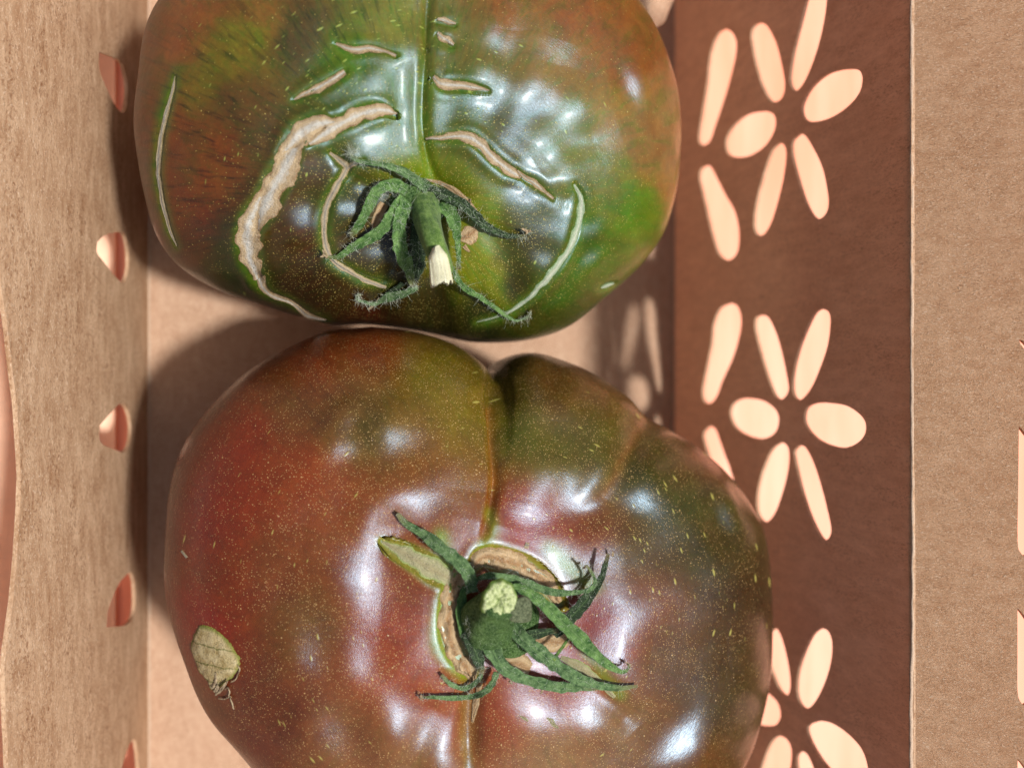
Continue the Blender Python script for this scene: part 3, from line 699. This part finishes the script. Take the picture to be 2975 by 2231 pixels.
o1 = (900, 450); q1 = .339
def cp1(L): return crop(o1, q1, L)
def wd(L, k): return [x*k for x in L]
st1 = []
lump(sf1, 900+930*q1, 450+400*q1, 95, 66, .34, fuzzy, t1, 'calyx')
blade(sf1, cp1([(1010,300),(950,250),(820,150),(640,90),(420,55),(350,20),(340,-20),(370,-38),(400,-15)]), wd([90,100,95,60,36,28,24,20,14], q1), [.32,.26,.14,.08,.14], leaf2, t1, store=st1)
blade(sf1, cp1([(830,300),(700,255),(590,300),(520,400),(470,520),(400,630),(345,690)]), wd([130,130,120,115,100,80,66], q1), [.32,.32,.22,.10], leaf1, t1, store=st1)
blade(sf1, cp1([(820,380),(730,500),(640,620),(500,720),(370,790),(250,870),(130,878)]), wd([190,170,130,110,90,50,30], q1), [.34,.34,.22,.08,.05], leaf1, t1, store=st1)
blade(sf1, cp1([(830,420),(765,560),(765,720),(800,860),(850,990),(880,1130)]), wd([180,140,150,150,110,50], q1), [.34,.4,.4,.25], leaf1, t1, store=st1)
blade(sf1, cp1([(960,520),(930,720),(930,880),(900,1010),(880,1130)]), wd([200,190,170,140,60], q1), [.25,.25,.25,.18], leafdark, t1, store=st1)
blade(sf1, cp1([(920,1130),(800,1190),(680,1215),(560,1275),(470,1260),(410,1240),(410,1205),(440,1200)]), wd([50,90,100,46,36,32,30,20], q1), [.16,.14,.08,.1], leaf2, t1, store=st1)
blade(sf1, cp1([(600,1230),(555,1280),(495,1325)]), wd([34,30,22], q1), [.08,.08], tip_m, t1, name='dry_tip')
blade(sf1, cp1([(800,1100),(720,1160),(640,1210),(600,1190)]), wd([50,60,50,10], q1), [.08,.06], leafdark, t1)
blade(sf1, cp1([(1000,320),(1120,330),(1290,410),(1400,500),(1490,600),(1650,680),(1800,700),(1860,660)]), wd([120,130,110,110,90,66,34,24], q1), [.32,.3,.2,.12,.08], leafdark, t1, store=st1)
blade(sf1, cp1([(1130,400),(1220,520),(1260,680),(1275,850),(1275,980)]), wd([200,150,90,50,40], q1), [.3,.3,.28,.3], leaf1, t1, store=st1)
blade(sf1, cp1([(1225,960),(1265,1060),(1330,1140),(1460,1220),(1590,1310),(1720,1405),(1800,1415),(1870,1380),(1895,1330)]), wd([30,64,66,56,50,32,24,30,18], q1), [.3,.22,.14,.1,.12], leaf1, t1, store=st1)
scar_strip(sf1, cp1([(1290,720),(1360,690),(1430,640)]), wd([70,170,60], q1), cork_ring, t1, name='dry_patch')
scar_strip(sf1, cp1([(1320,780),(1370,830)]), wd([60,14], q1), cork_ring, t1, name='dry_patch')
scar_strip(sf1, cp1([(640,420),(560,560),(540,640)]), wd([80,90,20], q1), cork_ring, t1, name='dry_patch')
scar_strip(sf1, cp1([(1000,210),(1180,270),(1330,380),(1480,560)]), wd([14,50,50,24], q1), cork_ring, t1, name='dry_patch')
for px, py in cp1([(1355,400),(1850,650),(120,860)]):
    for k in range(3):
        a = random.uniform(0, 6.28); r1_ = random.uniform(8, 16)
        blade(sf1, [(px, py), (px+r1_*.6*math.cos(a)+3, py+r1_*.6*math.sin(a)), (px+r1_*math.cos(a), py+r1_*math.sin(a))], [7, 9, 3], [.12, .18], tip_m, t1, name='dry_tip')
# stem
def P3(sf, px, py, lift): return sf.at(px, py, lift)[0]
stem_pts = [P3(sf1, *cp1([(985,430)])[0], .15), P3(sf1, *cp1([(1005,560)])[0], .55), P3(sf1, *cp1([(1050,720)])[0], .95), P3(sf1, *cp1([(1110,880)])[0], 1.15), P3(sf1, *cp1([(1150,1010)])[0], 1.25)]
def pxr(sf, wpx, z): return wpx*.5*(13.3)/FPX
stem1 = tube(stem_pts, [.30, .225, .195, .18, .175], stemg, t1, 'stem', wob=.07)
def pith_material():
    m = M('cream_pith'); ac = m.attr('acr').outputs['Vector']; s_ = m.noise(m.map(ac, (26, .8, 1)), 2.0, 3, .6)
    c = m.mix(m.mr(s_, .35, .65), S((214, 214, 160)), S((250, 248, 226)))
    return m.out(c, .6, m.bump(s_, .7, .03), .3)
pith = pith_material()
# shaved, cream-coloured face of the broken stem end
V = []; nn, mm = 26, 15; acr = []
ax = catmull([P3(sf1, *cp1([(1090,780)])[0], 1.42), P3(sf1, *cp1([(1122,900)])[0], 1.56), P3(sf1, *cp1([(1150,1095)])[0], 1.60)], nn)
for i in range(nn):
    t = i/(nn-1); hw = (.5+.5*min(1, t*3.2))*(.165+.075*t)*.72
    for j in range(mm):
        a = -1+2*j/(mm-1)
        jag = (.05*vnoise(np.array([j*.9, 1., 2.]))) if i == nn-1 else 0
        V.append(ax[i]+np.array([hw*a, jag+.03*a, -.16*a*a*abs(a)+.012*math.cos(a*16)])); acr.append((a, t, 0))
top = grid_faces(nn, mm)
V2 = [v-np.array([0, 0, .14]) for v in V]; nV = len(V)
F = [tuple(f) for f in top]+[tuple(x+nV for x in f[::-1]) for f in top]
bd = [j for j in range(mm)]+[i*mm+mm-1 for i in range(1, nn)]+[(nn-1)*mm+j for j in range(mm-2, -1, -1)]+[i*mm for i in range(nn-2, 0, -1)]
for a, b in zip(bd, bd[1:]+bd[:1]): F.append((a, b, b+nV, a+nV))
link_mesh('broken_end', V+V2, F, pith, stem1.parent, attrs={'acr': acr+acr}, props={'label': 'cream coloured broken end of the stem'})
cz = P3(sf1, 900+930*q1, 450+300*q1, .3)
for k in range(40):
    a = random.uniform(0, 6.28); st1.append((P3(sf1, 900+930*q1+80*math.cos(a), 450+360*q1+50*math.sin(a), .25), np.array([1, 0, 0.]), np.array([0, 0, 1.]), .1))
hair_tufts(st1, hair_m, t1, 1500, .10, .0021)

# ------------------------------------------------------------------ tomato two: the red-brown one in front
t2 = thing('tomato', (4.2, -4.6, 0), 'large reddish brown tomato with a tan scab on its left flank, below the other', 'tomato')
out2 = disp([(800,704),(880,711),(960,733),(1015,762),(1055,792),(1088,770),(1140,760),(1200,770),(1280,805),(1340,845),(1400,893),(1450,926),(1510,966),(1570,1018),(1620,1082),(1650,1150),(1665,1250),(1670,1350),(1665,1450),(1650,1540),(1622,1630),(1570,1720),(1480,1800),(1350,1860),(1180,1890),(980,1890),(800,1850),(650,1760),(540,1659),(470,1572),(420,1490),(385,1400),(360,1300),(352,1200),(357,1110),(370,1030),(400,950),(450,880),(520,812),(600,762),(700,718)])
col2 = [(700,1250,132,45,25),(600,1100,112,40,20),(900,1050,130,54,34),(1080,1000,126,54,30),(1000,1150,114,70,44),(1060,1250,92,76,42),(1250,1080,114,90,34),(1350,1200,124,96,30),(1400,1380,126,78,30),
 (1250,1400,124,70,36),(900,1380,140,60,36),(700,1500,130,50,30),(550,1500,116,35,22),(800,1600,116,60,36),(1000,1600,124,64,40),(650,1700,116,50,26),(540,1800,128,26,16),(900,1800,106,66,40),(1150,1700,130,64,45),
 (1150,1850,140,58,38),(1200,1950,146,66,44),(800,2050,102,50,30),(1000,2150,124,74,54),(1300,2050,146,72,52),(1450,2060,146,68,50),(700,2200,92,26,16),(1200,2200,130,84,62),(1500,1150,94,68,30),(1490,1250,82,84,30),
 (1600,1100,102,60,36),(1750,1150,96,62,30),(1750,1250,88,76,36),(1600,1330,94,84,40),(1900,1250,86,66,36),(1900,1360,60,60,28),(2060,1300,112,60,45),(2000,1450,60,60,34),(1500,1480,134,50,35),(1560,1560,142,50,40),
 (1700,1600,130,64,44),(1850,1600,82,64,38),(2050,1600,66,54,32),(2150,1750,62,42,30),(1750,1800,140,50,38),(1850,1750,114,64,42),(1950,1900,94,62,44),(2100,1950,72,50,32),(1650,1980,150,64,54),(1800,2100,120,80,58),
 (1950,2200,100,60,36),(1600,2200,136,94,72),(2150,2050,66,50,30),(1150,1480,132,72,44),(1000,1450,134,66,40),(480,1300,110,36,20),(850,1200,110,66,40),(1250,1600,136,62,40)]
fur2 = [([(1422,1085),(1430,1120),(1436,1180),(1440,1300),(1442,1400),(1425,1490),(1400,1570)], .13, 13), ([(1424,1110),(1434,1170),(1438,1300),(1440,1420),(1420,1520)], .08, 95),
 ([(1910,1150),(1872,1230),(1830,1330),(1770,1430),(1700,1520)], .12, 34), ([(1372,1940),(1372,2080),(1366,2260)], .16, 22), ([(1372,1940),(1372,2080),(1366,2300)], .14, 60),
 ([(1680,1950),(1780,2040),(1850,2120)], .08, 30), ([(1180,2300),(1230,2150),(1300,2020)], .08, 40), ([(1760,1690),(1960,1600),(2200,1500)], .07, 60), ([(700,1700),(950,1760),(1230,1780)], .10, 70),
 ([(2220,1880),(2000,1900),(1800,1880)], .09, 60), ([(800,1500),(1000,1530),(1150,1560)], .05, 50), ([(1600,1000),(1600,1130),(1590,1290)], .07, 40)]
bmp2 = [(x*D, y*D, r_*D) for x, y, r_ in [(845,955,32),(745,965,26),(752,905,18),(887,1092,34),(818,1150,26),(785,1262,38),(675,1425,32),(772,1430,30),(715,1590,36),(860,1545,30),(955,1615,34),(1195,918,32),(1190,1052,36),(1280,1042,30),(1262,1095,22),(1382,1068,34),(1568,1112,24),(1475,1600,38),(1160,1545,24),(1272,1552,26),(1140,1110,22)]]+[(1700,1700,110,-.12,.15), (1760,1850,120,-.12,.15), (1620,1500,70,.05,.16)]
mk2 = dict(glint_size=1.5, soft=85, warp=14, lump=.008, welt=.012, sat=1.0, tint=(.90,1.08,.66), scarhalo=(122, 140, 34), speck0=.30, fleck0=.03,
 speck=[(1450,1500,420,.7),(1250,1250,250,.5),(1200,1900,300,.45),(1700,2000,300,.35)], fleck=[(850,1650,170,.5),(1900,1600,170,.65),(1700,1350,160,.3),(2050,1400,160,.4),(1500,1150,160,.15),(1000,2000,150,.3)],
 streak=[(1000,1150,120,.5),(1950,1400,160,.3)])
hal2 = [([(1425,1490),(1435,1540),(1400,1590)], 22, (118,124,44), .6), ([(1436,1180),(1440,1400)], 16, (150,84,40), .6), ([(1366,2040),(1362,2260)], 22, (124,104,54), .5), ([(1880,1200),(1760,1440)], 18, (130,80,50), .5), ([(1600,1600),(1720,1700)], 30, (124,140,36), .6), ([(1280,1560),(1310,1700),(1270,1850),(1360,1970)], 26, (120,134,34), .8), ([(1700,1900),(1800,2010)], 20, (110,120,50), .7)]
o5 = (1050, 1400); q5 = .5008; o9 = (1250, 1500); q9 = .3617
def cp5(L): return crop(o5, q5, L)
def cp9(L): return crop(o9, q9, L)
ringA = (cp9([(340,400),(400,330),(480,320),(600,350),(760,410),(860,480),(970,590),(1040,690)]), wd([70,130,160,170,160,150,120,60], q9), 'r')
ringB = (cp9([(300,420),(220,500),(170,620),(140,800),(150,980),(215,1120),(300,1230),(345,1310)]), wd([90,170,160,150,150,160,130,60], q9), 'r')
lens_ = (cp5([(120,345),(220,400),(330,460),(430,520),(520,560)]), wd([10,80,120,140,120], q5), 'l')
small2 = [(cp9([(760,225),(790,235)]), wd([60,50], q9), 'l'), (disp([(392,1190),(404,1205)]), [8,8], 't')]
sc2 = [ringA, ringB, lens_]
skin2 = skin_material('red_brown_skin', .29, S((208, 172, 112)), S((186, 178, 92)), 16, .28)
body2 = build_tomato('body', (1360, 1730), 3.9, 3.6, 3.85, np.array(out2), (-.3, 0), .82, (1440, 1770), col2, fur2, bmp2, sc2, [(105, .30)], mk2, hal2, skin2, t2, [(330, 120, .02)])
bpy.context.view_layer.update()
sf2 = Surf(body2); sf2.c = (1360, 1700)
scar_strip(sf2, ringA[0], ringA[1], cork_ring, t2, name='cork_ring', rough=.11, m=17, dome=.03)
scar_strip(sf2, ringB[0], ringB[1], cork_ring, t2, name='cork_ring', rough=.11, m=17, dome=.03)
scar_strip(sf2, lens_[0], lens_[1], lens_m, t2, name='scar', m=13, rough=.03)
scar_strip(sf2, cp9([(560,1180),(680,1180),(800,1230)]), wd([90,180,100], q9), cork_ring, t2, name='dry_patch')
scar_strip(sf2, cp9([(790,980),(930,1000),(1060,1000),(1120,900)]), wd([60,140,160,60], q9), cork_ring, t2, name='dry_patch')
scar_strip(sf2, cp9([(1050,1130),(1180,1200),(1340,1310),(1480,1450)]), wd([40,90,80,30], q9), lens_m, t2, name='scar')
scar_strip(sf2, cp9([(400,1300),(390,1400),(360,1520),(340,1650)]), wd([60,60,50,20], q9), cork_ring, t2, name='dry_patch')
for path, wid, k in small2: scar_strip(sf2, path, wid, cork_thin, t2, name='scar')
for (x, y) in [(1602, 2092), (1612, 2106), (1524, 2086)]: scar_strip(sf2, [(x-14, y-8), (x, y), (x+10, y+9)], [3, 12, 4], lens_m, t2, lift=.002, dome=.004)

# dry scab on the left flank
def scab_material():
    m = M('scab'); n = m.noise(m.co, 7, 4, .6); f = m.noise(m.co, 38, 3, .7); ac = m.sep(m.attr('acr').outputs['Vector'])
    c = m.mix(m.mr(n, .3, .7), S((150, 128, 78)), S((198, 182, 140)))
    c = m.mix(m.mr(f, .6, .68, 0, .8), c, S((60, 50, 44)))
    t = m.math('ADD', m.math('MULTIPLY', ac[1], 4.2), m.math('MULTIPLY', n, .35)); fr = m.math('ABSOLUTE', m.math('SUBTRACT', m.math('FRACT', t), .5))
    c = m.mix(m.mr(fr, .02, .06, .75, 0), c, S((88, 92, 34)))
    c = m.mix(m.mr(ac[0], .82, .95), c, S((120, 124, 50)))
    return m.out(c, .7, m.bump(m.math('ADD', f, n), .8, .04), .3)
scab_m = scab_material()
pol_ = np.array(crop((500, 1750), .211, [(370,280),(520,320),(660,390),(800,540),(880,650),(950,780),(930,930),(800,1080),(620,1200),(540,1210),(500,1110),(390,980),(320,830),(250,620),(290,440)]))
oo = catmull(np.vstack([pol_, pol_[:1]]), 97)[:-1]; cc = oo.mean(0); V = []; acr = []
for i in range(12):
    q = i/11
    for j, p in enumerate(oo):
        r = q*(1+.05*random.uniform(-1, 1)*(i == 11)); x = cc+(p-cc)*r
        V.append(sf2.at(x[0], x[1], (.075*(1-q**4)+.012*fbm(np.array([x[0]/11, x[1]/11, 1.])) if i < 11 else -.02), 'n')[0])
        acr.append((q, (x[1]+.0-(x[0]-cc[0])*.25-pol_[:, 1].min())/210.0, 0))
scab = link_mesh('scab', V, grid_faces(12, 96, True), scab_m, t2, attrs={'acr': acr})
for path, wdt in (([(585,1235),(620,1180),(625,1130)], [70,60,20]), ([(600,1260),(690,1180),(760,1080)], [50,60,30]), ([(560,1180),(600,1080),(600,960)], [60,50,10])):
    blade(sf2, crop((500,1750), .211, path), wd(wdt, .211), [.12, .16], tip_m, t2, name='flake', curl=.1)
for path in ([(640,1310),(720,1330),(790,1290),(820,1370),(850,1470)], [(720,1200),(770,1170),(790,1240),(770,1310)], [(900,860),(930,920),(880,1050),(800,1100)]):
    blade(sf2, crop((500,1750), .211, path), [4]*len(path), [.05, .07], tip_m, t2, name='flake')

# calyx of the second tomato
st2 = []
lump(sf2, *cp9([(640, 900)])[0], 105, 105, .22, fuzzy, t2, 'calyx')
blade(sf2, cp5([(640,640),(632,560),(585,480),(480,400),(370,310),(270,250),(205,182)]), wd([80,92,98,88,70,50,28], q5), [.45,.42,.3,.15,.12], leaf2, t2, store=st2)
blade(sf2, cp9([(1000,960),(1130,810),(1270,650),(1370,500),(1400,400),(1430,300)]), wd([60,130,110,70,50,40], q9), [.18,.2,.25,.3], leafdark, t2, store=st2)
blade(sf2, cp9([(380,500),(480,470),(620,500),(800,550),(1000,610),(1180,610),(1290,580),(1325,520),(1290,440),(1250,390)]), wd([50,70,100,90,70,44,44,36,28,24], q9), [.45,.5,.4,.3,.35], leaf2, t2, store=st2)
blade(sf2, cp9([(480,1020),(560,1180),(680,1270),(850,1330),(1050,1370),(1230,1365),(1400,1370)]), wd([160,140,115,105,100,80,50], q9), [.3,.35,.25,.2,.12], leaf2, t2, store=st2)
blade(sf2, cp9([(640,860),(760,1000),(900,1110),(1050,1220),(1200,1310),(1350,1350),(1510,1375),(1660,1360)]), wd([150,150,140,130,110,80,56,30], q9), [.3,.42,.42,.3,.15,.1], leaf2, t2, store=st2)
blade(sf2, cp9([(640,580),(760,590),(870,670),(1000,790),(1150,930),(1300,1080),(1430,1190),(1530,1245),(1590,1225),(1590,1185)]), wd([90,110,110,135,145,120,80,44,26,20], q9), [.6,.68,.6,.45,.25,.2], leaf1, t2, store=st2)
blade(sf2, cp9([(430,1200),(400,1290),(330,1360),(240,1378),(150,1335),(92,1268)]), wd([24,40,50,46,44,30], q9), [.2,.14,.1,.12], leaf2, t2, store=st2)
blade(sf2, cp9([(530,1250),(500,1340),(420,1415),(300,1450),(150,1455),(0,1450),(-90,1452)]), wd([56,66,62,52,46,36,16], q9), [.2,.16,.12,.1], leaf2, t2, store=st2)
blade(sf2, cp9([(320,860),(330,1000),(380,1130),(420,1260)]), wd([120,150,120,40], q9), [.25,.25,.2], leafdark, t2, store=st2)
blade(sf2, cp9([(280,560),(250,700),(260,900),(310,1020)]), wd([50,100,100,60], q9), [.12,.15,.15], leaf1, t2)
blade(sf2, cp9([(1120,960),(1060,1050),(985,1150)]), wd([20,30,44], q9), [.3,.42], stemg, t2, name='broken_twig')
blade(sf2, cp9([(700,980),(860,940),(1030,910)]), wd([110,90,50], q9), [.2,.2], leafdark, t2)
for px, py in cp9([(1460,305),(1240,400),(1590,1190),(890,1400),(640,1330),(-80,1455)]):
    a = random.uniform(0, 6.28); blade(sf2, [(px-5*math.cos(a), py-5*math.sin(a)), (px+3, py), (px+9*math.cos(a), py+9*math.sin(a))], [6, 10, 4], [.15, .18], tip_m, t2, name='dry_tip')
# swollen stem base and the cut stem pointing at the viewer
sb = [P3(sf2, *cp9([(470,900)])[0], .1), P3(sf2, *cp9([(455,820)])[0], .45), P3(sf2, *cp9([(500,750)])[0], .85), P3(sf2, *cp9([(555,690)])[0], 1.12)]
stem2 = tube(sb, [.44, .40, .32, .26], fuzzy, t2, 'stem', k=28, wob=.08)
def cut_face():
    c = P3(sf2, *cp9([(553,668)])[0], 1.17); V = []; acr = []; nr, na = 12, 64
    for i in range(nr):
        q = i/(nr-1)
        for j in range(na):
            a = 2*math.pi*j/na; r = .285*q*(1+.10*math.cos(2*a-.8)+.05*math.cos(3*a+1)+.03*math.cos(9*a))
            hz = .05*q-.02+.05*abs(math.cos(5*a+2.2*q))**.5*math.sin(math.pi*min(1, q*1.02))+.025*fbm(np.array([math.cos(a)*q*5, math.sin(a)*q*5, 3.]))
            if i == nr-1: hz = -.05
            V.append(c+np.array([r*math.cos(a)*.93, r*math.sin(a)*1.12, hz])); acr.append((a*2, q, 0))
    m = M('cut_pith'); ac = m.sep(m.attr('acr').outputs['Vector']); n = m.noise(m.co, 16, 4, .65); f = m.noise(m.co, 40, 3, .6)
    cc_ = m.mix(m.mr(n, .34, .58), S((118, 142, 66)), S((216, 226, 168)))
    cc_ = m.mix(m.mr(f, .54, .7, 0, .6), cc_, S((242, 244, 212)))
    cc_ = m.mix(m.mr(ac[1], .84, .95), cc_, S((110, 146, 62)))
    return link_mesh('cut_face', V, grid_faces(nr, na, True), m.out(cc_, .6, m.bump(m.math('ADD', n, f), .9, .05), .3), t2,
                     attrs={'acr': acr}, props={'label': 'pale green cut face of the stem'})
cut_face()
# grey-green torn flap of the stem
def chunk():
    V = []; pts = cp9([(640,690),(740,640),(805,670),(815,810),(775,850),(690,850),(640,830),(620,760)]); n = len(pts)
    tp = catmull(np.vstack([pts, pts[:1]]), 49)[:-1]; ce = tp.mean(0); nr = 9
    for i in range(nr):
        q = i/(nr-1)
        for j, p in enumerate(tp):
            x = ce+(p-ce)*q; lf = 1.08+.05*(1-q)+.03*fbm(np.array([x[0]/12, x[1]/12, 2.]))-(.05 if i == nr-1 else 0)-.0025*(x[0]-ce[0])
            V.append(P3(sf2, x[0], x[1], lf))
    for j, p in enumerate(tp): x = ce+(p-ce)*.9; V.append(P3(sf2, x[0], x[1], .75))
    m = M('grey_green_bark'); f = m.noise(m.co, 30, 4, .8); c = m.mix(m.mr(f, .36, .62), S((52, 62, 40)), S((136, 146, 112)))
    return link_mesh('torn_bark', V, grid_faces(nr+1, 48, True), m.out(c, .8, m.bump(f, 1, .05), .2), t2)
chunk()
for k in range(120):
    a = random.uniform(0, 6.28); st2.append((P3(sf2, *cp9([(455+150*math.cos(a), 830+150*math.sin(a))])[0], .5), np.array([math.cos(a), -math.sin(a), 0.]), np.array([0, 0, 1.]), .05))
hair_tufts(st2, hair_m, t2, 1200, .085, .0018)
